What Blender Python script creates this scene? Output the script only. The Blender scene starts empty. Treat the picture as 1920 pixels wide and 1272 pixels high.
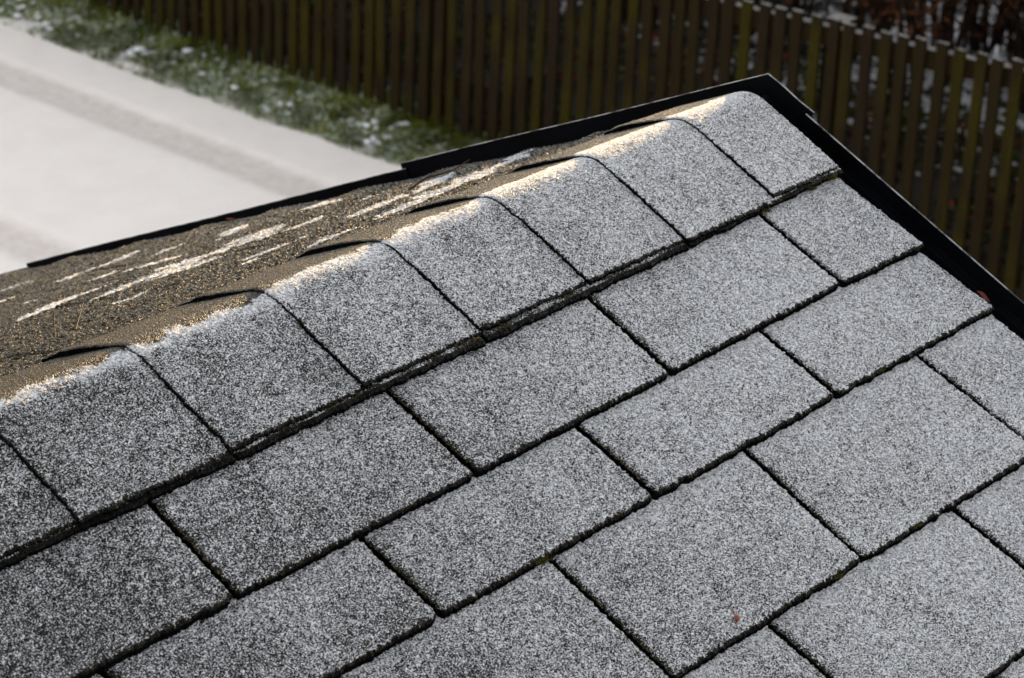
import bpy, math, random
import numpy as np
from mathutils import Matrix, Vector
SC = bpy.context.scene
COL = SC.collection
rng = np.random.default_rng(7)
random.seed(7)

# ------------------------------------------------------------------ camera
F_PX = 5051.68
R = np.array([[0.6477221588, -0.7609258143, 0.0380514144],
              [-0.3048814096, -0.3046475355, -0.9023509324],
              [0.6982143876, 0.5728715251, -0.4293190943]])
CAM = np.array([-2.005854466, -1.36772902, 0.878842233])
AL, BE = 0.4336926252, 0.4490776249          # pitch of the near and of the far slope
cam_d = bpy.data.cameras.new('camera')
cam = bpy.data.objects.new('camera', cam_d)
COL.objects.link(cam)
m = Matrix((( R[0][0], -R[1][0], -R[2][0], CAM[0]),
            ( R[0][1], -R[1][1], -R[2][1], CAM[1]),
            ( R[0][2], -R[1][2], -R[2][2], CAM[2]), (0, 0, 0, 1)))
cam.matrix_world = m
cam_d.sensor_fit = 'HORIZONTAL'
cam_d.sensor_width = 36
cam_d.lens = F_PX / 1920 * 36
cam_d.clip_start = 0.05
cam_d.clip_end = 600
cam_d.dof.use_dof = True
cam_d.dof.focus_distance = 2.2
cam_d.dof.aperture_fstop = 18
SC.camera = cam

# ------------------------------------------------------------------ light
SUN_EL, SUN_AZ = math.radians(3.2), math.radians(12.0)   # azimuth from +X towards +Y
sdir = Vector((math.cos(SUN_EL) * math.cos(SUN_AZ), math.cos(SUN_EL) * math.sin(SUN_AZ), math.sin(SUN_EL)))
w = bpy.data.worlds.new('World')
SC.world = w
w.use_nodes = True
nt = w.node_tree
nt.nodes.clear()
sky = nt.nodes.new('ShaderNodeTexSky')
sky.sky_type = 'NISHITA'
sky.sun_disc = False
sky.sun_elevation = math.radians(6)
sky.sun_rotation = math.radians(90) - SUN_AZ
hsv = nt.nodes.new('ShaderNodeHueSaturation')
hsv.inputs['Saturation'].default_value = 0.10
bg = nt.nodes.new('ShaderNodeBackground')
bg.inputs['Strength'].default_value = 0.102
wo = nt.nodes.new('ShaderNodeOutputWorld')
nt.links.new(sky.outputs[0], hsv.inputs['Color'])
nt.links.new(hsv.outputs[0], bg.inputs['Color'])
nt.links.new(bg.outputs[0], wo.inputs['Surface'])
sd = bpy.data.lights.new('sun', 'SUN')
sd.energy = 4.8
sd.angle = math.radians(0.5)
sd.color = (1.0, 0.66, 0.28)
so = bpy.data.objects.new('sun', sd)
COL.objects.link(so)
so.rotation_euler = sdir.to_track_quat('Z', 'Y').to_euler()
SC.view_settings.view_transform = 'Standard'
SC.view_settings.look = 'None'
SC.view_settings.exposure = 2.7
SC.view_settings.gamma = 1
SC.view_settings.use_curve_mapping = False

# ------------------------------------------------------------------ helpers
def tag(o, label=None, cat=None, group=None, kind=None):
    if label: o['label'] = label
    if cat: o['category'] = cat
    if group: o['group'] = group
    if kind: o['kind'] = kind
    return o

def empty(name, loc=(0, 0, 0)):
    o = bpy.data.objects.new(name, None)
    o.location = loc
    o.empty_display_size = 0.1
    COL.objects.link(o)
    return o

def mesh_np(name, V, Q, mats, mi=None, smooth=False, attrs=None, parent=None):
    """V (n,3) vertices; Q (m,k) faces all with k corners"""
    V = np.asarray(V, dtype=np.float32); Q = np.asarray(Q, dtype=np.int32)
    k = Q.shape[1]
    me = bpy.data.meshes.new(name)
    me.vertices.add(len(V)); me.vertices.foreach_set('co', V.ravel())
    me.loops.add(Q.size); me.loops.foreach_set('vertex_index', Q.ravel())
    me.polygons.add(len(Q))
    me.polygons.foreach_set('loop_start', np.arange(0, Q.size, k, dtype=np.int32))
    me.polygons.foreach_set('loop_total', np.full(len(Q), k, dtype=np.int32))
    if mi is not None: me.polygons.foreach_set('material_index', np.asarray(mi, dtype=np.int32))
    me.polygons.foreach_set('use_smooth', np.full(len(Q), smooth, dtype=bool))
    for mt in mats: me.materials.append(mt)
    if attrs:
        for an, av in attrs.items():
            a = me.attributes.new(an, 'FLOAT', 'POINT')
            a.data.foreach_set('value', np.asarray(av, dtype=np.float32))
    me.update(calc_edges=True)
    me.validate()
    o = bpy.data.objects.new(name, me)
    COL.objects.link(o)
    if parent is not None: o.parent = parent
    return o

def box_arrays(x0, x1, y0, y1, z0, z1):
    V = np.array([(x, y, z) for z in (z0, z1) for y in (y0, y1) for x in (x0, x1)], float)
    Q = np.array([(0, 2, 3, 1), (4, 5, 7, 6), (0, 1, 5, 4), (2, 6, 7, 3), (0, 4, 6, 2), (1, 3, 7, 5)])
    return V, Q

# smooth value noise in numpy ------------------------------------------------
_T = rng.random((257, 257)).astype(np.float32)
_T[256] = _T[0]; _T[:, 256] = _T[:, 0]
def vnoise(x, y, s=1.0, seed=0):
    x = np.asarray(x, float) * s + seed * 17.37 + 1000; y = np.asarray(y, float) * s + seed * 9.71 + 1000
    xi = np.floor(x).astype(int); yi = np.floor(y).astype(int)
    fx = x - xi; fy = y - yi
    fx = fx * fx * (3 - 2 * fx); fy = fy * fy * (3 - 2 * fy)
    a = xi % 256; b = yi % 256
    return ((_T[a, b] * (1 - fx) + _T[a + 1, b] * fx) * (1 - fy) + (_T[a, b + 1] * (1 - fx) + _T[a + 1, b + 1] * fx) * fy) * 2 - 1
def sstep(a, b, x):
    t = np.clip((x - a) / (b - a), 0, 1)
    return t * t * (3 - 2 * t)

# ------------------------------------------------------------------ materials
def new_mat(name):
    mt = bpy.data.materials.new(name)
    mt.use_nodes = True
    n = mt.node_tree.nodes
    b = n['Principled BSDF']
    return mt, mt.node_tree, b
def N(nt, typ, **kw):
    n = nt.nodes.new(typ)
    for k, v in kw.items():
        if k in n.inputs.keys(): n.inputs[k].default_value = v
        else: setattr(n, k, v)
    return n
def noise(nt, vec, scale, detail=2, rough=.5, out='Fac'):
    n = nt.nodes.new('ShaderNodeTexNoise')
    n.inputs['Scale'].default_value = scale
    n.inputs['Detail'].default_value = detail
    n.inputs['Roughness'].default_value = rough
    if vec is not None: nt.links.new(vec, n.inputs['Vector'])
    return n.outputs[out]
def math_(nt, op, a, b=None, c=None, clamp=False):
    n = nt.nodes.new('ShaderNodeMath'); n.operation = op; n.use_clamp = clamp
    for i, v in enumerate((a, b, c)):
        if v is None: continue
        if isinstance(v, (int, float)): n.inputs[i].default_value = v
        else: nt.links.new(v, n.inputs[i])
    return n.outputs[0]
def maprange(nt, v, a, b, c=0, d=1, smooth=True):
    n = nt.nodes.new('ShaderNodeMapRange')
    if smooth: n.interpolation_type = 'SMOOTHSTEP'
    nt.links.new(v, n.inputs['Value'])
    for k, x in (('From Min', a), ('From Max', b), ('To Min', c), ('To Max', d)):
        if isinstance(x, (int, float)): n.inputs[k].default_value = x
        else: nt.links.new(x, n.inputs[k])
    return n.outputs[0]
def mixc(nt, f, a, b):
    n = nt.nodes.new('ShaderNodeMix'); n.data_type = 'RGBA'
    ins = [n.inputs[0], n.inputs[6], n.inputs[7]]
    for i, v in zip(ins, (f, a, b)):
        if isinstance(v, (int, float)): i.default_value = v
        elif isinstance(v, tuple): i.default_value = (*v, 1) if len(v) == 3 else v
        else: nt.links.new(v, i)
    return n.outputs[2]
def coords(nt, out='Object'):
    return nt.nodes.new('ShaderNodeTexCoord').outputs[out]
def bump(nt, h, dist, strength=1.0):
    n = nt.nodes.new('ShaderNodeBump')
    n.inputs['Distance'].default_value = dist; n.inputs['Strength'].default_value = strength
    nt.links.new(h, n.inputs['Height'])
    return n.outputs[0]

def make_shingle_mat():
    mt, t, b = new_mat('frosted_mineral_shingle')
    co = coords(t)
    at = t.nodes.new('ShaderNodeAttribute'); at.attribute_name = 'frost'
    cov = at.outputs['Fac']
    n1 = noise(t, co, 760, 2.5, .65)
    n2 = noise(t, co, 170, 2, .6)
    fld = math_(t, 'ADD', math_(t, 'MULTIPLY', n1, 0.8), math_(t, 'MULTIPLY', n2, 0.2))
    # coverage 0..1 -> threshold
    th = maprange(t, cov, 0, 1, 0.80, 0.34, smooth=False)
    lo = math_(t, 'SUBTRACT', th, 0.05); hi = math_(t, 'ADD', th, 0.055)
    fr = maprange(t, fld, lo, hi)
    vo = t.nodes.new('ShaderNodeTexVoronoi'); vo.inputs['Scale'].default_value = 720
    t.links.new(co, vo.inputs['Vector'])
    sep = t.nodes.new('ShaderNodeSeparateColor'); t.links.new(vo.outputs['Color'], sep.inputs[0])
    g = mixc(t, sep.outputs[0], (.003, .003, .0028), (.023, .0185, .0095))
    shade_mix = maprange(t, cov, .38, .52)  # darkens grains of the frosted slope: its shade is put into their colour
    sun_gold = math_(t, 'MULTIPLY', maprange(t, sep.outputs[1], .84, .97), math_(t, 'SUBTRACT', 1.0, math_(t, 'MULTIPLY', shade_mix, .85)))  # sunlit gold painted on bare grains, mostly dropped on the shaded slope
    g = mixc(t, math_(t, 'MULTIPLY', shade_mix, .7), g, (.006, .006, .0065))
    g = mixc(t, sun_gold, g, (.125, .093, .033))
    ar = t.nodes.new('ShaderNodeAttribute'); ar.attribute_name = 'rim'
    g = mixc(t, ar.outputs['Fac'], g, (.0012, .0012, .0012))
    fc = mixc(t, maprange(t, noise(t, co, 420, 2, .6), .3, .7), (.235, .243, .26), (.645, .65, .675))
    c = mixc(t, fr, g, fc)
    t.links.new(c, b.inputs['Base Color'])
    rg = maprange(t, fr, 0, 1, .42, .85)
    t.links.new(rg, b.inputs['Roughness'])
    b.inputs['Specular IOR Level'].default_value = .04
    hh = math_(t, 'ADD', math_(t, 'MULTIPLY', vo.outputs['Distance'], -1.0), math_(t, 'MULTIPLY', fld, 1.4))
    bn = t.nodes.new('ShaderNodeBump'); bn.inputs['Distance'].default_value = .0014
    t.links.new(hh, bn.inputs['Height']); t.links.new(maprange(t, fr, 0, 1, 1.0, .4), bn.inputs['Strength'])
    t.links.new(bn.outputs[0], b.inputs['Normal'])
    return mt
M_SH = make_shingle_mat()

def simple_mat(name, col, rough=.6, spec=.5, metal=0, nscale=None, col2=None, bscale=None, bdist=.001, stretch=None):
    mt, t, b = new_mat(name)
    co = coords(t)
    if stretch:
        mp = t.nodes.new('ShaderNodeMapping'); mp.inputs['Scale'].default_value = stretch
        t.links.new(co, mp.inputs['Vector']); co = mp.outputs[0]
    if nscale:
        t.links.new(mixc(t, maprange(t, noise(t, co, nscale, 4, .6), .35, .65), col, col2), b.inputs['Base Color'])
    else:
        b.inputs['Base Color'].default_value = (*col, 1)
    if bscale: t.links.new(bump(t, noise(t, co, bscale, 3), bdist), b.inputs['Normal'])
    b.inputs['Roughness'].default_value = rough
    b.inputs['Specular IOR Level'].default_value = spec
    b.inputs['Metallic'].default_value = metal
    return mt
M_EDGE = simple_mat('black_bitumen_edge', (.001, .001, .0012), .95, .0, nscale=300, col2=(.005, .0049, .0047), bscale=600, bdist=.0008)
M_DECK = simple_mat('black_bitumen_deck', (.001, .001, .0012), .95, .0, nscale=200, col2=(.006, .006, .006))
M_METAL = simple_mat('black_coated_metal', (.0012, .0014, .002), .40, .03, nscale=9, col2=(.0022, .0026, .0036), bscale=25, bdist=.0004)
M_LIP = simple_mat('frost_glint_metal_edge', (.02, .02, .022), .6, .2, nscale=45, col2=(.30, .30, .31))  # pale frost speckle, also standing in for the bright glint along the lip
M_WALL = simple_mat('dark_stained_boards', (.07, .045, .03), .7, .3, nscale=30, col2=(.045, .03, .02), bscale=60, bdist=.002, stretch=(1, 1, .06))
M_MOSS = simple_mat('roof_moss', (.012, .014, .003), .9, .05, nscale=300, col2=(.06, .055, .012))

# ------------------------------------------------------------------ garage roof
garage = empty('garage', (0, 0, -3.0))
tag(garage, 'garage with frosted grey shingle roof, rounded ridge caps and black metal verge trim', 'garage')
gofs = np.array([0, 0, 3.0])       # children are given in garage coordinates

def near_p(u, v, h):
    return np.stack([u, -v * math.cos(AL) - h * math.sin(AL), -v * math.sin(AL) + h * math.cos(AL)], -1)
def far_p(u, v, h):
    return np.stack([u, v * math.cos(BE) + h * math.sin(BE), -v * math.sin(BE) + h * math.cos(BE)], -1)

def slab_mesh(name, P, Bt, frost, parent=garage, smooth=True, rim_a=None):
    """P (n,m,3) top grid, Bt (n,m,3) underside positions (only the rim is used)"""
    n, m_ = P.shape[:2]
    idx = np.arange(n * m_).reshape(n, m_)
    Q = np.stack([idx[:-1, :-1], idx[1:, :-1], idx[1:, 1:], idx[:-1, 1:]], -1).reshape(-1, 4)
    rim = np.concatenate([idx[0, :], idx[1:, -1], idx[-1, -2::-1], idx[-2:0:-1, 0]])
    Pf = P.reshape(-1, 3); Bf = Bt.reshape(-1, 3)
    top_r = Pf[rim]; bot_r = Bf[rim]
    mid_r = top_r * .5 + bot_r * .5 + rng.normal(0, .0004, top_r.shape)
    a = len(Pf); k = len(rim)
    V = np.concatenate([Pf, top_r, mid_r, bot_r])
    j = np.arange(k); jn = (j + 1) % k
    S = np.concatenate([np.stack([a + j, a + jn, a + k + jn, a + k + j], -1),
                        np.stack([a + k + j, a + k + jn, a + 2 * k + jn, a + 2 * k + j], -1)])
    # orientation: make top faces point up
    q = Q[len(Q) // 2]; nr = np.cross(Pf[q[1]] - Pf[q[0]], Pf[q[3]] - Pf[q[0]])
    if nr[2] < 0: Q = Q[:, ::-1]
    fr = np.concatenate([frost.ravel(), np.zeros(3 * k)])
    return mesh_np(name, V + gofs, np.concatenate([Q, S]), [M_SH, M_EDGE],
                   np.concatenate([np.zeros(len(Q)), np.ones(len(S))]), smooth, {'frost': fr, 'rim': np.concatenate([(rim_a if rim_a is not None else frost * 0).ravel(), np.ones(3 * k)])}, parent)

def edge_jit(t, seed, a1=.0011, a2=.0005):
    return a1 * vnoise(t, t * 0 + seed * 3.1, 90, seed) + a2 * rng.normal(0, 1, np.shape(t))

def lowwave(u, v, amp, seed=0):
    return amp * (vnoise(u, v, 9, seed) * .6 + vnoise(u, v, 22, seed + 1) * .4)

# where rime is left on the sunlit slope: (u1, v1, u2, v2, half width)
RIME = [(-0.2506, 0.2434, -0.0704, 0.2658, 0.0244), (-0.0704, 0.2658, -0.0172, 0.2917, 0.0164), (-0.3505, 0.3403, -0.2614, 0.309, 0.0226), (-0.2614, 0.309, -0.1537, 0.3547, 0.0257), (-0.3648, 0.2415, -0.2957, 0.2202, 0.0166), (-0.4062, 0.5075, -0.2787, 0.4948, 0.0179), (-0.2787, 0.4948, -0.1824, 0.5113, 0.0264), (-0.2498, 0.4385, -0.2005, 0.4217, 0.0163), (-0.0939, 0.5804, -0.0627, 0.5565, 0.0489), (-0.4331, 0.3232, -0.3999, 0.3024, 0.013), (-0.4028, 0.6083, -0.3227, 0.6011, 0.0206), (-0.3674, 0.484, -0.2923, 0.4577, 0.0126), (-0.2325, 0.8426, -0.131, 0.826, 0.0302), (-0.2214, 0.984, -0.1365, 1.0072, 0.0372), (-0.2849, 0.8957, -0.239, 0.8621, 0.0204), (-0.3258, 0.7436, -0.3129, 0.7072, 0.0212), (-0.1513, 0.7419, -0.1196, 0.7318, 0.035), (-0.2543, 0.6445, -0.2135, 0.6065, 0.0187), (-0.1527, 0.6365, -0.1025, 0.6526, 0.0165), (-0.4036, 0.2333, -0.404, 0.2069, 0.0081), (-0.1222, 0.3485, -0.0581, 0.3695, 0.0184), (-0.4089, 0.7135, -0.4096, 0.674, 0.0203), (-0.4474, 0.6087, -0.4252, 0.6085, 0.0108), (-0.3225, 0.521, -0.2855, 0.5041, 0.0104), (-0.2847, 0.7054, -0.2549, 0.6955, 0.0211), (-0.1563, 0.4482, -0.1039, 0.4238, 0.0103), (-0.4874, 0.3908, -0.457, 0.3832, 0.0079)]
def rime(u, v):
    c = np.zeros_like(u)
    wob = .008 * vnoise(u, v * .4, 26, 51) + .004 * vnoise(u, v, 70, 52)
    for (u1, v1, u2, v2, hw) in RIME:
        L_ = abs(u2 - u1) + .02
        if L_ < .03: continue
        q = (u - u1) / (u2 - u1)
        qc = np.clip(q, -.35, 1.35)
        body = np.maximum(np.sin(np.clip((qc + .30) / 1.60, 0, 1) * 3.14159), 0) ** .7
        w_ = hw * 1.3 * body * (1 + .55 * vnoise(u, v * 0 + v1 * 9, 30, 53) + .25 * vnoise(u, v * 0 + v1 * 5, 90, 54))
        e = sstep(.05, .4, body)
        d = np.abs(v + wob - (v1 + (v2 - v1) * qc)) + .006 * vnoise(u, v, 130, 55)
        c = np.maximum(c, sstep(w_ * 1.3 + 1e-5, w_ * .1, d) * e)
    return c

def tab(side, ulT, ulB, urT, urB, vT, vB, seed, step, closed=False):
    """one shingle tab; ul/ur are its left and right side at the top and bottom edge, vT/vB functions of u"""
    L = max(abs(urB - ulB), .01)
    nu = max(int(L / step), 3) + 1
    um = (ulB + urB) / 2
    H = float(vB(um) - vT(um)) + .012
    nv = max(int(H / step), 3) + 1
    s, t = np.meshgrid(np.linspace(0, 1, nu), np.linspace(0, 1, nv), indexing='ij')
    ul = ulT + (ulB - ulT) * t; ur = urT + (urB - urT) * t
    u = ul + (ur - ul) * s
    vt = vT(u) - .012; vb = vB(u)
    v = vt + (vb - vt) * t
    d = .0006 if step < .004 else 0
    # ragged rim
    fall = .006
    wl = np.exp(-(s * L) / fall); wr = np.exp(-((1 - s) * L) / fall); wb = np.exp(-((1 - t) * H) / fall)
    if d:
        jl = edge_jit(t[0], seed)[None, :]; jr = edge_jit(t[0], seed + 5)[None, :]; jb = edge_jit(s[:, 0] * L, seed + 9)[:, None]
        u = u + wl * jl - wr * jr
        v = v + wb * jb
    dbot = (1 - t) * H
    wbf = sstep(.0030, .0012, dbot + .0016 * vnoise(u, v, 420, 41))
    # rounded lower corners
    r = .0035
    cx = np.maximum(r - s * L, 0) + np.maximum(r - (1 - s) * L, 0); cy = np.maximum(r - (1 - t) * H, 0)
    v = v - np.where((cx > 0), (r - np.sqrt(np.maximum(r * r - cx * cx, 0))) * np.clip(1 - (1 - t) * H / .02, 0, 1), 0)
    h = (-.0088 + .0088 * t if side < 0 else -.0108 + .0058 * t) + lowwave(u, v, .0007 if side < 0 else .0017, seed % 3 * 0)
    rs = np.random.default_rng(seed)
    h = h + .0014 * t * t * (rs.uniform(-.3, 1)) * s + .0012 * t * t * (rs.uniform(-.3, 1)) * (1 - s)
    if d: h = h + rng.normal(0, .00036 if side < 0 else .0006, h.shape) - .0016 * np.maximum(np.maximum(np.exp(-(s * L) / .0016), np.exp(-((1 - s) * L) / .0016)), np.exp(-((1 - t) * H) / .0016))
    f = near_p if side < 0 else far_p
    P = f(u, v, h)
    B = f(u, v, np.minimum(h - .0035, -.0125 + .0045 * t if side < 0 else -.0145 + .0045 * t))
    if side < 0:
        cov = .57 + .175 * sstep(-1.15, -.15, u) + .05 * sstep(.1, .5, -v) \
            + .025 * vnoise(u, v, 14, 3) + .035 * vnoise(u, v, 45, 4)
        dist = v - (vt + .012)
        cov = cov + .10 * np.exp(-np.maximum(dist, 0) / .014)
        cov = cov - .9 * wbf - .35 * np.exp(-(s * L) / .0022)
    else:
        cov = 1.12 * rime(u, v) * (.85 + .3 * vnoise(u, v, 110, 13))
        an = vnoise(u * .12, v, 70, 11) * .6 + vnoise(u, v, 60, 12) * .4
        cov = np.maximum(cov, .42 * sstep(.0, .5, an) * sstep(.22, .40, v + .2 * u + .1))
    return slab_mesh('shingle', P, B, np.clip(cov, 0, 1), rim_a=wbf * (1 if side < 0 else .3))

# ---- near slope courses: (bottom line v(u), gaps [(u_top, u_bottom)])
def interp(pts):
    xs, ys = zip(*sorted(pts))
    xs = np.array(xs); ys = np.array(ys)
    return lambda u: np.interp(u, xs, ys)
C0 = interp([(-3, .105), (0, .105)])
C1 = interp([(-3, .2240), (-.8756, .2246), (-.1271, .2247), (0, .2285)])
C2 = interp([(-3, .306), (-.749, .3122), (-.4996, .3133), (-.2498, .3145), (0, .3172)])
C3 = interp([(-3, .440), (-.6279, .4458), (-.3824, .4484), (-.1465, .453), (0, .455)])
C4 = interp([(-3, .574), (-.6, .580), (0, .590)])
near_courses = [
    (C0, C1, [(-.1221, -.1271), (-.3726, -.3774), (-.6208, -.6224), (-.8691, -.8756), (-1.119, -1.126)]),
    (C1, C2, [(-.2455, -.2498), (-.4961, -.4996), (-.7463, -.7490), (-.997, -1.0024), (-1.247, -1.252)]),
    (C2, C3, [(-.1195, -.1160), (-.3751, -.3824), (-.6232, -.6279), (-.873, -.878), (-1.123, -1.128)]),
    (C3, C4, [(-.2454, -.2440), (-.5053, -.5035), (-.7553, -.753), (-1.005, -1.003)]),
]
ULEFT = -2.45
vv = .585
k = 0
while vv < 1.5:
    a = near_courses[-1][1]
    nb = interp([(-3, vv + .13), (0, vv + .14)])
    o = .12 if k % 2 == 0 else .245
    near_courses.append((a, nb, [(-o - .25 * i, -o - .25 * i) for i in range(5)]))
    vv += .135; k += 1
seed = 100
for ci, (vT, vB, gaps) in enumerate(near_courses):
    g = list(gaps)
    while g[-1][0] > ULEFT + .26: g.append((g[-1][0] - .25, g[-1][1] - .25))
    right = (.004, .004)
    fine_c = ci <= 3
    for gi, (gt, gb) in enumerate(g + [(ULEFT, ULEFT)]):
        gw = .0022
        lT, lB = gt + gw, gb + gw
        if ci == 2 and gi == 0: lB -= .0012
        ulim = {0: -1.16, 1: -1.2, 2: -1.0, 3: -.8}.get(ci, 9)
        step = .0016 if (fine_c and right[1] > ulim) else .012
        tab(-1, lT, lB, right[0], right[1], vT, vB, seed, step)
        seed += 1
        gw2 = .0022
        right = (gt - gw2, gb - gw2)
        if ci == 2 and gi == 0: right = (gt - gw2, gb - .0006)

# ---- far slope courses
fb = [.105, .205, .300, .430, .565, .700, .835, .970, 1.105, 1.240, 1.375, 1.51]
for ci in range(len(fb) - 1):
    vT = interp([(-3, fb[ci]), (0, fb[ci])]); vB = interp([(-3, fb[ci + 1] + .004), (0, fb[ci + 1])])
    u0 = -.06 if ci % 2 == 0 else -.185
    right = .004; i = 0
    while True:
        gu = u0 - .25 * i + rng.uniform(-.006, .006)
        last = gu < ULEFT + .1
        left = ULEFT if last else gu
        hw = rng.choice([.0003, .0009, .0018], p=[.35, .35, .3])
        fine = right > -1.3 and ci < 9
        tab(1, left + hw, left + hw, right, right, vT, vB, seed, (.0019 if ci < 4 else .0026) if fine else .012)
        seed += 1; i += 1
        right = left - hw
        if last: break

# ---- ridge caps
cap_u = [-.1050, -.2400, -.3747, -.5110, -.6490, -.7910, -.9370, -1.077, -1.217, -1.357, -1.5, -1.64, -1.78, -1.92, -2.06, -2.2, -2.34]
cap_v = [.1175, .1218, .1185, .1166, .1178, .1198, .1215] + [.12] * 12
RR = .034
def cap_profile(s, h):
    """s < 0 on the near slope, > 0 on the far one; arc over the ridge; returns y,z at height h above the profile"""
    tot = AL + BE; arc = RR * tot
    tN = RR * math.tan(tot / 2)
    # circle centre below the ridge, tangent to both planes
    mid = (BE - AL) / 2
    nN = np.array([-math.sin(AL), math.cos(AL)]); dN = np.array([-math.cos(AL), -math.sin(AL)])
    nF = np.array([math.sin(BE), math.cos(BE)]); dF = np.array([math.cos(BE), -math.sin(BE)])
    c = dN * tN - nN * RR
    sN = -arc / 2; sF = arc / 2
    th = np.clip((s - sN) / (sF - sN), 0, 1) * tot       # 0 near .. tot far
    phi = -AL + th
    y = c[0] + (RR + h) * np.sin(phi); z = c[1] + (RR + h) * np.cos(phi)
    eN = np.maximum(sN - s, 0); eF = np.maximum(s - sF, 0)
    y = y + eN * dN[0] + eF * dF[0]; z = z + eN * dN[1] + eF * dF[1]
    return y, z
ARC2 = RR * (AL + BE) / 2
TAN = RR * math.tan((AL + BE) / 2)
for k, ul in enumerate(cap_u):
    ur = .004 if k == 0 else cap_u[k - 1] + .014
    st = .0016 if ul > -1.15 else .012
    sb = -(cap_v[k] - TAN + ARC2); sf = .100 + rng.uniform(-.006, .008) - TAN + ARC2
    L = ur - ul; H = sf - sb
    nu = int(L / st) + 1; nv = int(H / st) + 1
    a, b_ = np.meshgrid(np.linspace(0, 1, nu), np.linspace(0, 1, nv), indexing='ij')
    u = ul + L * a; s = sb + H * b_
    # butt edge line leans a little with s
    lean = {0: .002, 1: .004, 2: .006, 3: .005, 4: .003, 5: .002}.get(k, .002)
    u = u - lean * (1 - a) * (.5 - b_) * -1.0
    if st < .004:
        u = u + np.exp(-a * L / .006) * edge_jit(b_[0] * H, 40 + k)[None, :]
        s = s + np.exp(-(b_ * H) / .006) * edge_jit(a[:, 0] * L, 70 + k)[:, None] - np.exp(-((1 - b_) * H) / .006) * edge_jit(a[:, 0] * L, 90 + k)[:, None]
    fl_ = .8 + .5 * math.sin(k * 2.7 + 1)
    taper = .40 + (.50 + .22 * fl_) * sstep(.0, .066, s + .005 * vnoise(u * 0 + k, s, 60, 3)) - .65 * sstep(.080, .102, s + .006 * vnoise(u, s, 120, 9)) + .35 * sstep(-.02, -.05, s)
    h = .0018 + .0048 * (1 - a) * taper + lowwave(u, s, .0006, 5)
    base = h * 1.0
    if st < .004:
        h = h + rng.normal(0, 1, h.shape) * (.00034 - .00018 * sstep(-.035, -.01, s)) - .0011 * np.maximum(np.maximum(np.exp(-a * L / .0016), np.exp(-(b_ * H) / .0016)), np.exp(-((1 - b_) * H) / .0016))
    y, z = cap_profile(s, h)
    P = np.stack([u, y, z], -1)
    y2, z2 = cap_profile(s, np.minimum(base - .0042, .0025 * (1 - a) - .002))
    B = np.stack([u, y2, z2], -1)
    wbf = sstep(.0030, .0012, b_ * H + .0016 * vnoise(u, s, 420, 41)); wlf = sstep(.0018, .0006, a * L)
    lim = .001 + .024 * sstep(-.75, -.1, u) + .006 * vnoise(u, s, 40, 21) + .004 * vnoise(u, s, 160, 22)
    cov = .57 + .175 * sstep(-1.15, -.15, u) + .025 * vnoise(u, s, 14, 3) + .035 * vnoise(u, s, 45, 4)
    cov = cov + (.30 + .15 * sstep(-.9, -.2, u)) * np.exp(-((s - lim + .006) / (.0065 + .009 * sstep(-.8, -.1, u))) ** 2)
    cov = cov * (1 - sstep(-.010, .008, s - lim)) + .0
    cov = cov - .9 * wbf - .5 * wlf
    slab_mesh('ridge_shingle', P, B, np.clip(cov, 0, 1), rim_a=np.maximum(wbf, wlf))
# frosted strip that shows below the caps
for (uA, uB) in ((-1.2, -.79), (-.786, -.511), (-.507, -.24), (-.236, .004)):
    nu = int((uB - uA) / .0016); nv = 16
    a, b_ = np.meshgrid(np.linspace(0, 1, nu), np.linspace(0, 1, nv), indexing='ij')
    u = uA + (uB - uA) * a
    vbot = .1250 + .0008 * vnoise(u, u * 0, 12, 31) - .0035 * sstep(-.25, -.05, u)
    v = .103 + (vbot - .103) * b_ + np.exp(-(1 - b_) * .02 / .004) * edge_jit(u[:, 0], int(abs(uA * 50)) + 3)[:, None]
    h = .0010 + rng.normal(0, .0003, u.shape) - .001 * np.exp(-(1 - b_) * .02 / .0015)
    slab_mesh('ridge_underlap', near_p(u, v, h), near_p(u, v, h * 0 - .0045), .50 + .2 * vnoise(u, v, 60, 8) - .6 * (b_ > .85), rim_a=(b_ > .85) * 1.0)

# ---- roof deck and walls
def slope_box(name, f, u0, u1, v0, v1, h0, h1, mat, parent=garage):
    c = np.array([[u, v, h] for h in (h0, h1) for v in (v0, v1) for u in (u0, u1)], float)
    V = f(c[:, 0], c[:, 1], c[:, 2])
    Q = [(0, 2, 3, 1), (4, 5, 7, 6), (0, 1, 5, 4), (2, 6, 7, 3), (0, 4, 6, 2), (1, 3, 7, 5)]
    return mesh_np(name, V + gofs, Q, [mat], parent=parent)
slope_box('roof_deck', near_p, ULEFT, .002, .012, 1.52, -.034, -.0150, M_DECK)
slope_box('roof_deck', far_p, ULEFT, .002, .012, 1.50, -.034, -.0150, M_DECK)
ye_n, ye_f = -1.30, 1.27
V = np.array([(x, y, z) for x in (-2.40, -.06) for (y, z) in ((ye_n, -3.0), (ye_f, -3.0), (ye_f, -.66), (0.0, -.06), (ye_n, -.66))], float)
me = bpy.data.meshes.new('wall')
me.from_pydata((V + gofs).tolist(), [], [(0, 1, 6, 5), (1, 2, 7, 6), (2, 3, 8, 7), (3, 4, 9, 8), (4, 0, 5, 9), (0, 4, 3, 2, 1), (5, 6, 7, 8, 9)])
me.materials.append(M_WALL)
o = bpy.data.objects.new('wall', me); COL.objects.link(o); o.parent = garage

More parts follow.
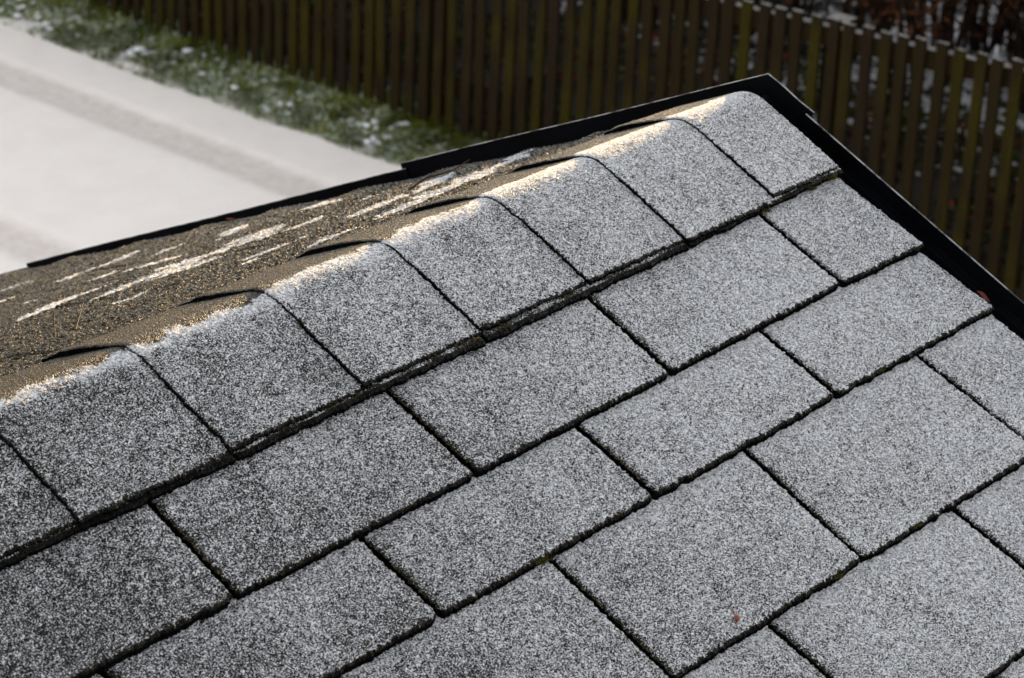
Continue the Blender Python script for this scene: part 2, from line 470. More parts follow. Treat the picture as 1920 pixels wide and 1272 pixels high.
# ---- metal verge trim: profile (x, h) swept along the slope
XT = .0314
def verge(side, v0, v1, top0, top1, dx=0.0, mitre=False, nseg=24):
    f = near_p if side < 0 else far_p
    def prof(top):
        x = XT + dx
        return np.array([(-.012, -.0160), (x - .004, -.0160), (x - .0015, -.0145), (x, -.010), (x, top - .0008), (x + .0002, top - .0002),
                         (x + .0006, top), (x + .0012, top), (x + .0018, top - .0008), (x + .0018, -.085),
                         (x + .0010, -.085), (x + .0010, top - .004), (x + .0010, -.018), (-.012, -.0175)])
    rows = []
    for i in range(nseg + 1):
        q = i / nseg
        v = v0 + (v1 - v0) * q
        top = top0 + (top1 - top0) * q + .0004 * math.sin(q * 9 + side)
        pr = prof(top)
        vv_ = np.full(len(pr), v)
        if mitre and i == 0:
            vv_ = pr[:, 1] * (-math.tan(AL) if side < 0 else -math.tan(BE))
        rows.append(f(pr[:, 0], vv_, pr[:, 1]))
    V = np.concatenate(rows); n = len(pr)
    Q = []
    for i in range(nseg):
        for j in range(n):
            jn = (j + 1) % n
            Q.append((i * n + j, i * n + jn, (i + 1) * n + jn, (i + 1) * n + j))
    # end cap on the far end (thin quads between inner and outer skin)
    e = nseg * n
    for a_, b2, c_, d_ in ((3, 4, 11, 12), (4, 5, 6, 11), (6, 7, 8, 11), (8, 9, 10, 11), (0, 1, 12, 13), (1, 2, 3, 12)):
        Q.append((e + a_, e + b2, e + c_, e + d_)); Q.append((a_, b2, c_, d_))
    mi = [1 if (q_ < nseg * n and q_ % n in (4, 5, 6)) else 0 for q_ in range(len(Q))]
    o = mesh_np('verge_trim', V + gofs, Q, [M_METAL, M_LIP], mi, parent=garage)
    return o
HT = .0102 * math.cos(AL)
verge(-1, 0, .056, HT, HT + .0005, mitre=True, nseg=6)
verge(-1, .050, 1.52, HT - .0045, HT + .0035, dx=-.0022, nseg=30)
verge(1, 0, .520, HT, HT, mitre=True, nseg=16)
verge(1, .512, 1.235, HT - .0070, HT - .0115, dx=-.0022, nseg=20)
verge(1, 1.228, 1.56, HT - .0170, HT - .018, dx=-.0046, nseg=8)

# ------------------------------------------------------------------ ground
def snow_mat(name, packed=False, kind='snow'):
    mt, t, b = new_mat(name)
    co = coords(t)
    sp = t.nodes.new('ShaderNodeSeparateXYZ'); t.links.new(co, sp.inputs[0])
    n = noise(t, co, 5, 5, .6)
    c = mixc(t, maprange(t, n, .3, .7), (.90, .835, .80), (.95, .885, .85))
    x = math_(t, 'ADD', sp.outputs[0], math_(t, 'MULTIPLY', math_(t, 'SUBTRACT', noise(t, co, 9, 3), .5), .05))
    def band(a, b2, soft=.035):
        return math_(t, 'MULTIPLY', maprange(t, x, a - soft, a + soft), maprange(t, x, b2 + soft, b2 - soft))
    tr = math_(t, 'MAXIMUM', band(4.665, 4.86), band(3.58, 3.78, .05))
    tn = maprange(t, noise(t, co, 26, 4, .65), .25, .75, .45, 1.0)
    c = mixc(t, math_(t, 'MULTIPLY', tr, math_(t, 'MULTIPLY', tn, 1.0)), c, (.68, .61, .575))
    # bits of dirt and grit showing through
    d = maprange(t, noise(t, co, 34, 3, .7), .70, .78)
    c = mixc(t, math_(t, 'MULTIPLY', d, .5), c, (.40, .38, .36))
    t.links.new(c, b.inputs['Base Color'])
    b.inputs['Roughness'].default_value = .8
    b.inputs['Specular IOR Level'].default_value = .2
    t.links.new(bump(t, noise(t, co, 60, 5, .7), .01, .5), b.inputs['Normal'])
    return mt
M_DRIVE = snow_mat('snow_on_driveway')

def grid_sheet(name, xs, ys, zf, mat, smooth=True):
    X, Y = np.meshgrid(xs, ys, indexing='ij')
    Z = zf(X, Y)
    n, m_ = X.shape
    idx = np.arange(n * m_).reshape(n, m_)
    Q = np.stack([idx[:-1, :-1], idx[1:, :-1], idx[1:, 1:], idx[:-1, 1:]], -1).reshape(-1, 4)
    return mesh_np(name, np.stack([X, Y, Z], -1).reshape(-1, 3), Q, [mat], smooth=smooth)
def drive_z(X, Y):
    tr = sstep(4.63, 4.70, X) * sstep(4.90, 4.83, X) + sstep(3.54, 3.62, X) * sstep(3.83, 3.75, X)
    return -3.0 - .008 * tr + .004 * vnoise(X, Y, 2.2, 2) - .012 * sstep(5.20, 5.28, X)
tag(grid_sheet('driveway', np.concatenate([np.linspace(-6, 3, 24), np.arange(3.05, 5.3, .025)]), np.linspace(-12, 22, 240), drive_z, M_DRIVE), kind='structure')

mt, t, b = new_mat('snowy_leaf_litter_ground')
co = coords(t)
sp = t.nodes.new('ShaderNodeSeparateXYZ'); t.links.new(co, sp.inputs[0])
soil = mixc(t, noise(t, co, 30, 4, .7), (.004, .003, .0015), (.022, .013, .007))
nn = math_(t, 'ADD', math_(t, 'MULTIPLY', noise(t, co, 7, 4, .6), .75), math_(t, 'MULTIPLY', noise(t, co, 30, 3), .25))
bias = maprange(t, sp.outputs[0], 6.3, 7.3, .62, .44)
bias2 = maprange(t, sp.outputs[1], 4.6, 5.8, 0, .12)
bias = math_(t, 'ADD', bias, bias2)
sn = maprange(t, nn, bias, math_(t, 'ADD', bias, .08))
t.links.new(mixc(t, sn, soil, (.62, .63, .66)), b.inputs['Base Color'])
b.inputs['Roughness'].default_value = .9
t.links.new(bump(t, nn, .05), b.inputs['Normal'])
M_GARD = mt
tag(grid_sheet('garden_ground', np.concatenate([np.linspace(5.22, 9, 60), np.linspace(9.5, 30, 12)]), np.linspace(-14, 30, 200),
    lambda X, Y: -3.022 + .02 * sstep(5.5, 5.8, X) + .015 * vnoise(X, Y, 3, 4), M_GARD), kind='structure')
o = grid_sheet('ground', np.linspace(-260, 300, 3), np.linspace(-280, 280, 3), lambda X, Y: -3.07 + 0 * X, simple_mat('far_snow', (.72, .73, .76), .9, .1, nscale=.3, col2=(.5, .5, .48)))
tag(o, kind='structure')

# ------------------------------------------------------------------ verge grass between driveway and fence
def strip_z(X, Y):
    return -3.012 + .036 * sstep(5.17, 5.34, X) + .010 * vnoise(X, Y, 7, 6) + .008 * vnoise(X, Y, 18, 7)
mt, t, b = new_mat('frosty_turf')
co = coords(t)
nn = math_(t, 'ADD', math_(t, 'MULTIPLY', noise(t, co, 9, 3, .6), .6), math_(t, 'MULTIPLY', noise(t, co, 38, 3), .4))
sp = t.nodes.new('ShaderNodeSeparateXYZ'); t.links.new(co, sp.inputs[0])
nn = math_(t, 'ADD', nn, maprange(t, sp.outputs[0], 5.32, 5.18, 0, .25))
c = mixc(t, maprange(t, nn, .50, .57), (.03, .038, .010), (.66, .66, .66))
t.links.new(c, b.inputs['Base Color']); b.inputs['Roughness'].default_value = .9
t.links.new(bump(t, nn, .03), b.inputs['Normal'])
tag(grid_sheet('grass_verge', np.linspace(5.15, 5.62, 24), np.linspace(-3, 13, 480), strip_z, mt), kind='structure')

def attr_color_mat(name, rough=.8, trans=0):
    mt, t, b = new_mat(name)
    a = t.nodes.new('ShaderNodeAttribute'); a.attribute_name = 'tint'
    rp = t.nodes.new('ShaderNodeValToRGB')
    t.links.new(a.outputs['Fac'], rp.inputs[0])
    t.links.new(rp.outputs[0], b.inputs['Base Color'])
    b.inputs['Roughness'].default_value = rough
    b.inputs['Specular IOR Level'].default_value = .2
    return mt, rp
def set_ramp(rp, stops):
    e = rp.color_ramp.elements
    while len(e) > 1: e.remove(e[-1])
    e[0].position = stops[0][0]; e[0].color = (*stops[0][1], 1)
    for p_, c_ in stops[1:]:
        x = e.new(p_); x.color = (*c_, 1)
M_GRASS, rp = attr_color_mat('frosted_grass_blade')
set_ramp(rp, [(0, (.016, .030, .002)), (.35, (.10, .13, .012)), (.55, (.20, .20, .035)), (.68, (.34, .22, .08)), (.8, (.36, .42, .30)), (1, (.68, .74, .74))])
def grass(nb, y0, y1):
    y = rng.uniform(y0, y1, nb); xb = rng.beta(1.1, 1.1, nb) * .41 + 5.15 + .06 * vnoise(y, y * 0, 1.3, 5) + .02 * vnoise(y, y * 0, 5, 8)
    cl = vnoise(xb, y, 9, 14) + .5 * vnoise(xb, y, 22, 15)
    keep = rng.random(nb) < sstep(-.9, .25, cl + .8 * sstep(5.35, 5.5, xb))
    y = y[keep]; xb = xb[keep]; cl = cl[keep]; n = len(y)
    ang = vnoise(xb, y, 6, 18) * 4 + rng.normal(0, .8, n)
    Ls = rng.uniform(.02, .055, n) * (1 + .7 * sstep(5.40, 5.55, xb)); wd = rng.uniform(.0012, .0026, n)
    lean = rng.uniform(.35, 1.0, n)
    d = np.stack([np.cos(ang), np.sin(ang), 0 * ang], -1); sdv = np.stack([-np.sin(ang), np.cos(ang), 0 * ang], -1)
    z0 = strip_z(xb, y) - .003
    base = np.stack([xb, y, z0], -1)
    p1 = base + d * (Ls * lean * .35)[:, None]; p1[:, 2] += Ls * .55
    p2 = base + d * (Ls * lean * .95)[:, None]; p2[:, 2] += Ls * (1.0 - .45 * lean)
    W = sdv * wd[:, None]
    V = np.stack([base - W, base + W, p1 + W * .8, p1 - W * .8, p2 + W * .15, p2 - W * .15], 1).reshape(-1, 3)
    i6 = np.arange(n)[:, None] * 6
    Q = np.concatenate([i6 + np.array([0, 1, 2, 3]), i6 + np.array([3, 2, 4, 5])])
    frost = sstep(5.50, 5.22, xb) * .28 + .18 * vnoise(xb, y, 12, 19)
    tn = rng.uniform(0, .55, n) + (rng.random(n) < .07) * .12
    fr = rng.random(n) < (.10 + frost)
    tn = np.where(fr, rng.uniform(.74, 1, n), np.minimum(tn, .7))
    tint = np.stack([tn * .6, tn * .6, tn, tn, tn, tn], 1).ravel()
    return mesh_np('grass', V, Q, [M_GRASS], attrs={'tint': tint})
tag(grass(95000, 4.0, 9.6), kind='stuff')

# snow lying in the grass as small lumps
M_SNOW = simple_mat('loose_snow', (.80, .81, .84), .85, .2, nscale=80, col2=(.70, .72, .76), bscale=120, bdist=.004)
def lumps(n, y0, y1):
    Vs = []; Qs = []; off = 0
    for i in range(n):
        y = rng.uniform(y0, y1); x = 5.21 + rng.beta(1.2, 1.5) * .33
        if vnoise(np.array(x), np.array(y), 4, 23) < -.1: continue
        r = rng.uniform(.005, .019) * rng.uniform(.6, 1.2); a = rng.uniform(0, 6.28)
        z = float(strip_z(np.array(x), np.array(y))) + rng.uniform(.006, .022)
        rings = 4; seg = 7
        th = np.linspace(.25, math.pi - .5, rings)
        pts = []
        for q in th:
            for k_ in range(seg):
                f_ = k_ / seg * 2 * math.pi
                rr = r * (1 + rng.uniform(-.3, .3))
                px, py = rr * math.sin(q) * math.cos(f_) * 1.6, rr * math.sin(q) * math.sin(f_)
                pts.append((x + px * math.cos(a) - py * math.sin(a), y + px * math.sin(a) + py * math.cos(a), z + .45 * r * math.cos(q)))
        pts.append((x, y, z + .45 * r))
        q = []
        for i2 in range(rings - 1):
            for k_ in range(seg):
                kn = (k_ + 1) % seg
                q.append((off + i2 * seg + k_, off + (i2 + 1) * seg + k_, off + (i2 + 1) * seg + kn, off + i2 * seg + kn))
        top = off + rings * seg
        for k_ in range(seg): q.append((off + k_, off + (k_ + 1) % seg, top, top))
        Vs += pts; Qs += q; off += len(pts)
    me = bpy.data.meshes.new('snow_clumps')
    me.from_pydata(Vs, [], [tuple(dict.fromkeys(f)) for f in Qs])
    for p_ in me.polygons: p_.use_smooth = True
    me.materials.append(M_SNOW)
    o = bpy.data.objects.new('snow_clumps', me); COL.objects.link(o)
    return o
tag(lumps(520, 4.3, 9.4), kind='stuff')

# ------------------------------------------------------------------ picket fence
def picket_mat():
    mt, t, b = new_mat('mossy_weathered_wood')
    oi = t.nodes.new('ShaderNodeObjectInfo')
    co = coords(t, 'Object')
    add = t.nodes.new('ShaderNodeVectorMath'); add.operation = 'ADD'
    t.links.new(co, add.inputs[0]); 
    cb = t.nodes.new('ShaderNodeCombineXYZ')
    t.links.new(math_(t, 'MULTIPLY', oi.outputs['Random'], 37.0), cb.inputs[0]); t.links.new(math_(t, 'MULTIPLY', oi.outputs['Random'], 11.0), cb.inputs[2])
    t.links.new(cb.outputs[0], add.inputs[1])
    mp = t.nodes.new('ShaderNodeMapping'); mp.inputs['Scale'].default_value = (1, 1, .12)
    t.links.new(add.outputs[0], mp.inputs['Vector'])
    grain = noise(t, mp.outputs[0], 60, 4, .6)
    wood = mixc(t, grain, (.006, .0036, .0011), (.022, .0142, .0044))
    grey = mixc(t, grain, (.006, .0038, .0018), (.020, .013, .0065))
    wood = mixc(t, maprange(t, oi.outputs['Random'], .5, .9), wood, grey)
    mp2 = t.nodes.new('ShaderNodeMapping'); mp2.inputs['Scale'].default_value = (1, 1, .35)
    t.links.new(add.outputs[0], mp2.inputs['Vector'])
    ms = noise(t, mp2.outputs[0], 5, 4, .6)
    r2 = math_(t, 'FRACT', math_(t, 'MULTIPLY', oi.outputs['Random'], 7.31))
    sh = math_(t, 'MULTIPLY', math_(t, 'SUBTRACT', r2, .50), .22)
    mf = maprange(t, math_(t, 'ADD', ms, sh), .46, .66)
    moss = mixc(t, noise(t, co, 90, 3), (.011, .009, .0005), (.038, .031, .0015))
    c = mixc(t, math_(t, 'MULTIPLY', mf, .85), wood, moss)
    geo = t.nodes.new('ShaderNodeNewGeometry')
    sz = t.nodes.new('ShaderNodeSeparateXYZ'); t.links.new(geo.outputs['True Normal'], sz.inputs[0])
    top = maprange(t, sz.outputs[2], .5, .8)
    top = math_(t, 'MULTIPLY', top, maprange(t, noise(t, add.outputs[0], 70, 3), .30, .48))
    c = mixc(t, top, c, (.24, .23, .22))
    t.links.new(c, b.inputs['Base Color'])
    b.inputs['Roughness'].default_value = .9; b.inputs['Specular IOR Level'].default_value = .08
    t.links.new(bump(t, grain, .003), b.inputs['Normal'])
    return mt
M_PICK = picket_mat()
M_RAIL = simple_mat('dark_damp_wood', (.005, .003, .0014), .9, .08, nscale=40, col2=(.014, .009, .005), stretch=(1, .1, 1))
FX = 5.50
fence = empty('picket_fence', (FX, 4.0, -3.0))
tag(fence, 'long mossy brown wooden picket fence with frosted tops beside the grass verge', 'fence')
def fence_top(y):
    return -2.024 - .050 * (min(max(y, 1.0), 6.0) - 2.73)
def picket_mesh(i):
    w_, d_ = .0435 * rng.uniform(.93, 1.05), .018
    Hh = 1.0
    zs = np.linspace(0, Hh, 7)
    V = []
    bend = rng.uniform(-.003, .003)
    for q, z in enumerate(zs):
        bx = bend * math.sin(z / Hh * 3.1)
        wj = w_ / 2 * (1 + rng.uniform(-.015, .015))
        c_ = .002
        for (px, py) in ((-d_ / 2, -wj + c_), (-d_ / 2 + c_, -wj), (d_ / 2 - c_, -wj), (d_ / 2, -wj + c_), (d_ / 2, wj - c_), (d_ / 2 - c_, wj), (-d_ / 2 + c_, wj), (-d_ / 2, wj - c_)):
            V.append((px + bx, py + bx * .5, z + (rng.uniform(-.0015, .0015) if q == 6 else 0)))
    F_ = []
    for q in range(6):
        for j in range(8):
            F_.append((q * 8 + j, q * 8 + (j + 1) % 8, (q + 1) * 8 + (j + 1) % 8, (q + 1) * 8 + j))
    F_.append(tuple(range(48, 56)))
    me = bpy.data.meshes.new('picket'); me.from_pydata(V, [], F_); me.materials.append(M_PICK); me.update()
    return me
pm = [picket_mesh(i) for i in range(9)]
y = 1.25; i = 0
while y < 9.2:
    o = bpy.data.objects.new('picket', pm[int(rng.integers(0, 9))])
    COL.objects.link(o); o.parent = fence
    gz = -3.01
    tz = fence_top(y) + rng.uniform(-.005, .005)
    o.location = (rng.uniform(-.002, .002), y - 4.0, gz + 3.0)
    o.scale = (1, 1, tz - gz)
    o.rotation_euler = (rng.normal(0, .006), rng.normal(0, .004), rng.normal(0, .03))
    y += .0722 + rng.uniform(-.003, .003); i += 1
def beam(name, x0, x1, ya, yb, zfa, th, mat, parent, ofs):
    n = 12
    V = []; F_ = []
    for q in range(n + 1):
        yy = ya + (yb - ya) * q / n; zz = zfa(yy)
        V += [(x0, yy, zz - th), (x1, yy, zz - th), (x1, yy, zz), (x0, yy, zz)]
    for q in range(n):
        for j in range(4): F_.append((q * 4 + j, q * 4 + (j + 1) % 4, q * 4 + 4 + (j + 1) % 4, q * 4 + 4 + j)[::-1])
    F_ += [(0, 1, 2, 3), tuple(n * 4 + k_ for k_ in (3, 2, 1, 0))]
    me = bpy.data.meshes.new(name); me.from_pydata([tuple(np.array(v_) - ofs) for v_ in V], [], F_); me.materials.append(mat); me.update()
    o = bpy.data.objects.new(name, me); COL.objects.link(o); o.parent = parent
    return o
fo = np.array([FX, 4.0, -3.0])
beam('rail', FX + .010, FX + .048, 1.2, 9.2, lambda yy: fence_top(yy) - .034, .07, M_PICK, fence, fo)
beam('rail', FX + .010, FX + .048, 1.2, 9.2, lambda yy: -2.74, .07, M_RAIL, fence, fo)
for yy in (1.6, 3.45, 5.3, 7.15, 9.0):
    V, Q = box_arrays(.049, .13, yy - 4.0 - .04, yy - 4.0 + .04, -.05, fence_top(yy) + 3.0 - .02)
    mesh_np('post', V, Q[:, ::-1], [M_PICK], parent=fence)

# ------------------------------------------------------------------ hedge shrubs behind the fence
M_STEM = simple_mat('brown_bark', (.010, .006, .004), .85, .1, nscale=40, col2=(.03, .018, .012))
M_LEAF, rp = attr_color_mat('dry_brown_leaf')
set_ramp(rp, [(0, (.012, .005, .002)), (.4, (.045, .017, .006)), (.75, (.10, .035, .012)), (1, (.18, .08, .03))])
def tube_arrays(pts, rad, seg=4):
    pts = np.asarray(pts, float); V = []; F_ = []
    for i_, p_ in enumerate(pts):
        d = pts[min(i_ + 1, len(pts) - 1)] - pts[max(i_ - 1, 0)]; d /= np.linalg.norm(d) + 1e-9
        a_ = np.cross(d, [0.3, .9, .1]); a_ /= np.linalg.norm(a_) + 1e-9; b2 = np.cross(d, a_)
        for k_ in range(seg):
            f_ = k_ / seg * 2 * math.pi
            V.append(p_ + rad[i_] * (math.cos(f_) * a_ + math.sin(f_) * b2))
    for i_ in range(len(pts) - 1):
        for k_ in range(seg):
            kn = (k_ + 1) % seg
            F_.append((i_ * seg + k_, i_ * seg + kn, (i_ + 1) * seg + kn, (i_ + 1) * seg + k_))
    return np.array(V), np.array(F_)
def shrub_meshes(sd_):
    r_ = np.random.default_rng(sd_)
    Vs = []; Fs = []; off = 0
    tips = []
    for s_ in range(16):
        a_ = r_.uniform(0, 6.28); b0 = np.array([.10 * math.cos(a_) * r_.random(), .22 * math.sin(a_), -.05])
        out = r_.uniform(.1, .5); Hs = r_.uniform(1.5, 2.4)
        pts = []; ph = r_.uniform(0, 6)
        for q in np.linspace(0, 1, 9):
            pts.append(b0 + np.array([out * math.cos(a_) * q ** 1.3 * .9 + .03 * math.sin(ph + q * 9), out * math.sin(a_) * q ** 1.2 + .03 * math.cos(ph + q * 8), Hs * q]))
        rad = np.linspace(.014, .004, 9) * r_.uniform(.6, 1.2)
        V, F_ = tube_arrays(pts, rad, 5); Vs.append(V); Fs.append(F_ + off); off += len(V)
        for b_i in range(16):
            k_ = r_.integers(1, 8); p0 = pts[k_]; dd = r_.normal(0, 1, 3); dd[2] = abs(dd[2]) * .8 + .15; dd /= np.linalg.norm(dd)
            ln = r_.uniform(.15, .45)
            bp_ = [p0 + dd * ln * q + np.array([0, 0, .05 * q * q]) + r_.normal(0, .012, 3) * q for q in (0, .35, .7, 1)]
            V, F_ = tube_arrays(bp_, [.004, .003, .002, .001], 3); Vs.append(V); Fs.append(F_ + off); off += len(V)
            tips.append(np.array(bp_))
    stem = (np.concatenate(Vs), np.concatenate(Fs))
    n = 12000
    tp = np.array(tips)                                   # (k,4,3)
    ii = r_.integers(0, len(tp), n); jj = r_.integers(1, 4, n)
    P = tp[ii, jj] + r_.normal(0, .055, (n, 3))
    zc = P[:, 2]
    keep = (zc > .42 + .10 * r_.random(n)) & (zc < 2.3)
    P = P[keep]; n = len(P)
    a1 = r_.normal(0, 1, (n, 3)); a1 /= np.linalg.norm(a1, axis=1)[:, None]
    a2 = np.cross(a1, r_.normal(0, 1, (n, 3))); a2 /= np.linalg.norm(a2, axis=1)[:, None]
    l_ = r_.uniform(.014, .030, n)[:, None]; w2 = l_ * .32
    nrm = np.cross(a1, a2) * l_ * .15
    V = np.stack([P - a1 * l_, P + a2 * w2 + nrm, P + a1 * l_, P - a2 * w2 + nrm], 1).reshape(-1, 3)
    Q = np.arange(n * 4).reshape(-1, 4)
    tint = np.repeat(np.clip(r_.beta(1.6, 2.2, n), 0, 1), 4)
    return stem, (V, Q, tint)
protos = []
for s_ in (1, 2, 3):
    st, lf = shrub_meshes(s_)
    a_ = mesh_np('stems', st[0], st[1], [M_STEM]); b_o = mesh_np('foliage', lf[0], lf[1], [M_LEAF], attrs={'tint': lf[2]})
    protos.append((a_.data, b_o.data))
    bpy.data.objects.remove(a_); bpy.data.objects.remove(b_o)
hedge_spots = []
for row, x0 in enumerate((7.35, 7.95)):
    yy = -1.0 + .2 * row
    while yy < 13:
        hedge_spots.append((x0 + rng.uniform(-.08, .08), yy)); yy += rng.uniform(.5, .62)
vis = 0
for i, (x, y) in enumerate(hedge_spots):
    e = empty('hedge_shrub', (x, y, -3.02))
    tag(e, 'brown-leaved hedge shrub in the row behind the picket fence', 'shrub', 'brown hedge shrubs behind the fence')
    sm, fm = protos[i % 3]
    for nm, me in (('stems', sm), ('foliage', fm)):
        o = bpy.data.objects.new(nm, me); COL.objects.link(o); o.parent = e
    e.rotation_euler = (0, 0, rng.uniform(0, 6.28)); s_ = rng.uniform(.92, 1.06)
    e.scale = (s_, s_, s_)

# unseen wall added behind the hedge to keep low sun off the driveway
V, Q = box_arrays(11.0, 11.2, -4.0, 16.0, -3.1, -1.5)
wl_ = mesh_np('sun_block_wall', V, Q[:, ::-1], [simple_mat('grey_render', (.20, .19, .18), .9, .1, nscale=3, col2=(.28, .27, .25), bscale=30, bdist=.004)])
tag(wl_, 'unseen grey wall added beyond the hedge to block low sun', 'wall')

pts = [(5.60, 2.835, -3.0), (5.598, 2.84, -2.5), (5.60, 2.838, -2.03)]
V, F_ = tube_arrays(pts, [.007, .007, .006], 7)
cane = mesh_np('garden_stake', V, F_, [simple_mat('pale_frosted_wood', (.30, .31, .33), .9, .1, nscale=60, col2=(.5, .5, .52))], smooth=True)
tag(cane, 'thin pale frosted stake standing up just behind the fence at right', 'stake')

# leaf litter and low growth behind the fence
M_LIT, rp = attr_color_mat('litter_leaf')
set_ramp(rp, [(0, (.005, .003, .0015)), (.45, (.022, .010, .004)), (.62, (.02, .025, .005)), (.9, (.035, .045, .01)), (.94, (.10, .01, .004)), (1, (.14, .015, .006))])
n = 40000
X = 5.62 + rng.beta(1.1, 1.7, n) * 1.9; Y = rng.uniform(1.2, 9.5, n)
cl = vnoise(X, Y, 4, 31) + .6 * vnoise(X, Y, 11, 32)
kp = rng.random(n) < sstep(-.5, .4, cl)
X = X[kp]; Y = Y[kp]; n = len(X)
hgt = np.maximum(0, vnoise(X, Y, 2.3, 33) + .3) * .38 * sstep(7.4, 6.2, X)
Z = -3.0 + rng.random(n) * (.02 + hgt)
P = np.stack([X, Y, Z], -1)
a1 = rng.normal(0, 1, (n, 3)); a1 /= np.linalg.norm(a1, axis=1)[:, None]
a2 = np.cross(a1, rng.normal(0, 1, (n, 3))); a2 /= np.linalg.norm(a2, axis=1)[:, None]
l_ = rng.uniform(.010, .030, n)[:, None]
V = np.stack([P - a1 * l_, P + a2 * l_ * .5, P + a1 * l_, P - a2 * l_ * .5], 1).reshape(-1, 3)
tag(mesh_np('leaf_litter', V, np.arange(n * 4).reshape(-1, 4), [M_LIT], attrs={'tint': np.repeat(rng.random(n), 4)}), kind='stuff')

# ------------------------------------------------------------------ small things on the roof
def join_tubes(name, lst, mat, seg=5):
    Vs = []; Fs = []; off = 0
    for pts, rad in lst:
        V, F_ = tube_arrays(pts, rad, seg); Vs.append(V); Fs.append(F_ + off); off += len(V)
    return mesh_np(name, np.concatenate(Vs), np.concatenate(Fs), [mat], smooth=True)
def FP(u, v, h): return far_p(np.array(u), np.array(v), np.array(h))
def NP_(u, v, h): return near_p(np.array(u), np.array(v), np.array(h))
M_TWIG = simple_mat('dark_twig', (.03, .012, .008), .7, .3)
o = join_tubes('twig', [([FP(-.186, .292, .002), FP(-.172, .278, .008), FP(-.150, .262, .007), FP(-.135, .25, .012)], [.0010, .0011, .0009, .0005]),
                        ([FP(-.172, .278, .008), FP(-.168, .262, .012)], [.0007, .0003])], M_TWIG)
tag(o, 'short dark reddish twig lying on the sunlit far slope below the ridge', 'twig')
for dv, (a0, a1_) in (((0, 0), ((-.662, .262, .0), (-.655, .262, .019))), ((0, 0), ((-.648, .250, .0), (-.622, .262, .018)))):
    o = join_tubes('needle', [([FP(*a0), FP(*[(p_ + q_) / 2 for p_, q_ in zip(a0, a1_)]), FP(*a1_)], [.0006, .0006, .0003])], M_TWIG)
    tag(o, 'upright thin dark needle on the far slope, ' + ('leaning right' if a1_[0] > -.64 else 'standing straight'), 'needle')
M_BUD = simple_mat('orange_brown_scale', (.22, .06, .02), .6, .3, nscale=300, col2=(.10, .03, .012))
V = []; F_ = []
c0 = NP_(-.5385, .4338, .0035)
rings, seg = 5, 8
for a_ in range(rings + 1):
    th = math.pi * a_ / rings
    for k_ in range(seg):
        f_ = k_ / seg * 6.283
        rr = .0021 * (1 + .25 * math.sin(3 * f_ + a_))
        V.append(c0 + np.array([rr * math.sin(th) * math.cos(f_), rr * math.sin(th) * math.sin(f_), .0028 * math.cos(th)]))
for a_ in range(rings):
    for k_ in range(seg): F_.append((a_ * seg + k_, (a_ + 1) * seg + k_, (a_ + 1) * seg + (k_ + 1) % seg, a_ * seg + (k_ + 1) % seg))
b1 = (np.array(V), np.array(F_))
V2, F2 = tube_arrays([c0, c0 + np.array([-.001, .006, .006]), c0 + np.array([-.001, .010, .007])], [.0005, .0004, .0003], 5)
o = mesh_np('bud_scale', np.concatenate([b1[0], V2]), np.concatenate([b1[1], F2 + len(b1[0])]), [M_BUD], smooth=True)
tag(o, 'tiny orange-brown bud with a pale stalk on a frosted shingle', 'bud')
M_RED = simple_mat('red_leaf', (.07, .006, .004), .6, .3, nscale=200, col2=(.08, .01, .008))
def small_leaf(p0, dirv, side, L, W, mat, label):
    p0 = np.array(p0); dirv = np.array(dirv) / np.linalg.norm(dirv); side = np.array(side) / np.linalg.norm(side); up = np.cross(dirv, side)
    V = []; F_ = []
    n_ = 7
    for i_ in range(n_):
        q = i_ / (n_ - 1); w_ = W * math.sin(math.pi * min(q * .92 + .04, 1)) ** .8
        c_ = p0 + dirv * L * q + up * .0015 * math.sin(q * 5)
        V += [c_ - side * w_ + up * .001, c_, c_ + side * w_ + up * .001]
    for i_ in range(n_ - 1):
        for j in (0, 1): F_.append((i_ * 3 + j, i_ * 3 + j + 1, i_ * 3 + 4 + j, i_ * 3 + 3 + j))
    o = mesh_np('leaf', V, F_, [mat], smooth=True)
    tag(o, label, 'leaf')
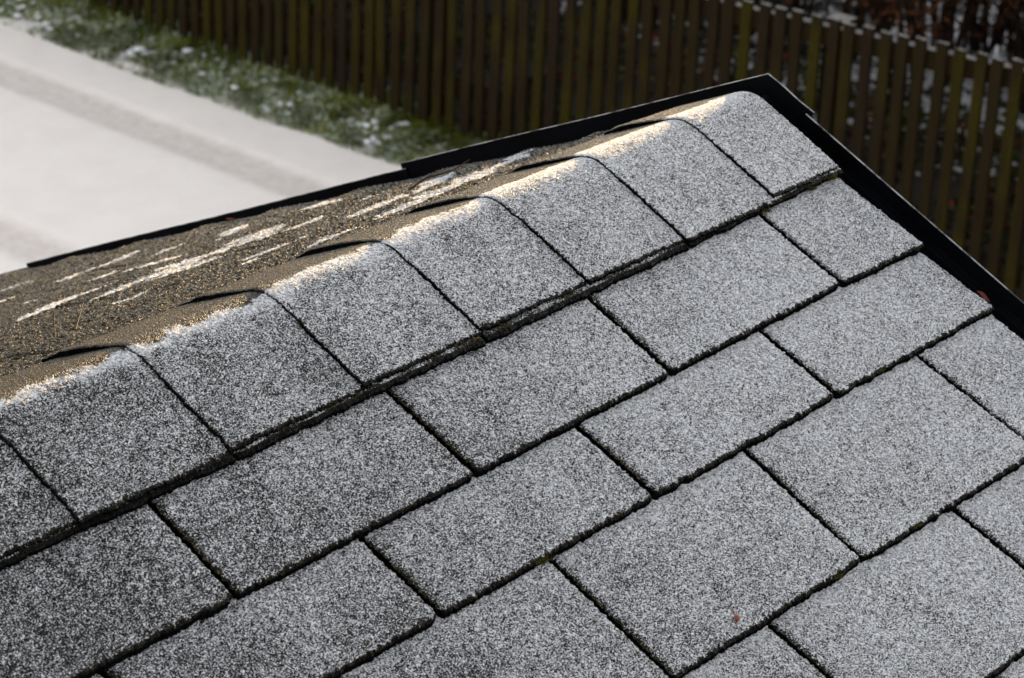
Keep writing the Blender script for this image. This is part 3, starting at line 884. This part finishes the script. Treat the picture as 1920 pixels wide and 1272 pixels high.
small_leaf(NP_(.0085, .292, -.004), (.0, -1, -.35), (1, 0, .5), .016, .0020, M_RED, 'small red leaf stuck between the shingle edge and the right verge trim')
M_OR = simple_mat('orange_leaf', (.10, .03, .006), .6, .1)
small_leaf(FP(.018, .80, -.006), (-.2, 1, -.4), (1, .1, .6), .012, .0020, M_OR, 'small orange leaf against the left verge trim in its shadow')
# moss tufts
def moss(p0, r, n_, label):
    r *= .7
    p0 = np.array(p0)
    Vs = []; Qs = []
    for i_ in range(n_):
        a_ = rng.normal(0, 1, 3); a_[2] = abs(a_[2]); a_ /= np.linalg.norm(a_)
        c_ = p0 + np.array([rng.normal(0, r * .8), rng.normal(0, r * .35), rng.normal(0, r * .2)])
        t_ = c_ + a_ * r * rng.uniform(.3, .7)
        s_ = np.cross(a_, rng.normal(0, 1, 3)); s_ /= np.linalg.norm(s_); s_ = s_ * r * .10
        k_ = len(Vs); Vs += [c_ - s_, c_ + s_, t_ + s_ * .3, t_ - s_ * .3]; Qs.append((k_, k_ + 1, k_ + 2, k_ + 3))
    o = mesh_np('moss_tuft', Vs, Qs, [M_MOSS])
    tag(o, label, 'moss')
moss(NP_(-.019, .1245, .002), .0060, 160, 'olive moss tuft under the ridge cap end, closest to the right verge trim')
moss(NP_(-.050, .1250, .001), .0055, 150, 'olive moss tuft below the topmost ridge cap, at its lower edge middle')
moss(NP_(-.124, .1260, .001), .0050, 120, 'yellowish moss tuft where a tab joint meets the ridge caps')
moss(NP_(-.640, .3150, .001), .0060, 150, 'green moss tuft on the lower edge of a shingle above a tab joint, bottom centre')
moss(NP_(-.4205, .4490, .001), .0050, 130, 'green moss tuft on the shingle lower edge, left of the lowest right joint')
moss(NP_(-.3050, .4490, .0), .0045, 90, 'dark moss tuft on the shingle lower edge, right of the lowest right joint')
moss(NP_(-.5080, .3010, .0), .0030, 50, 'tiny yellow moss speck in a tab joint of the second course')
moss(NP_(-.185, .3160, .001), .0045, 80, 'dark moss tuft under the second course near the right verge trim')
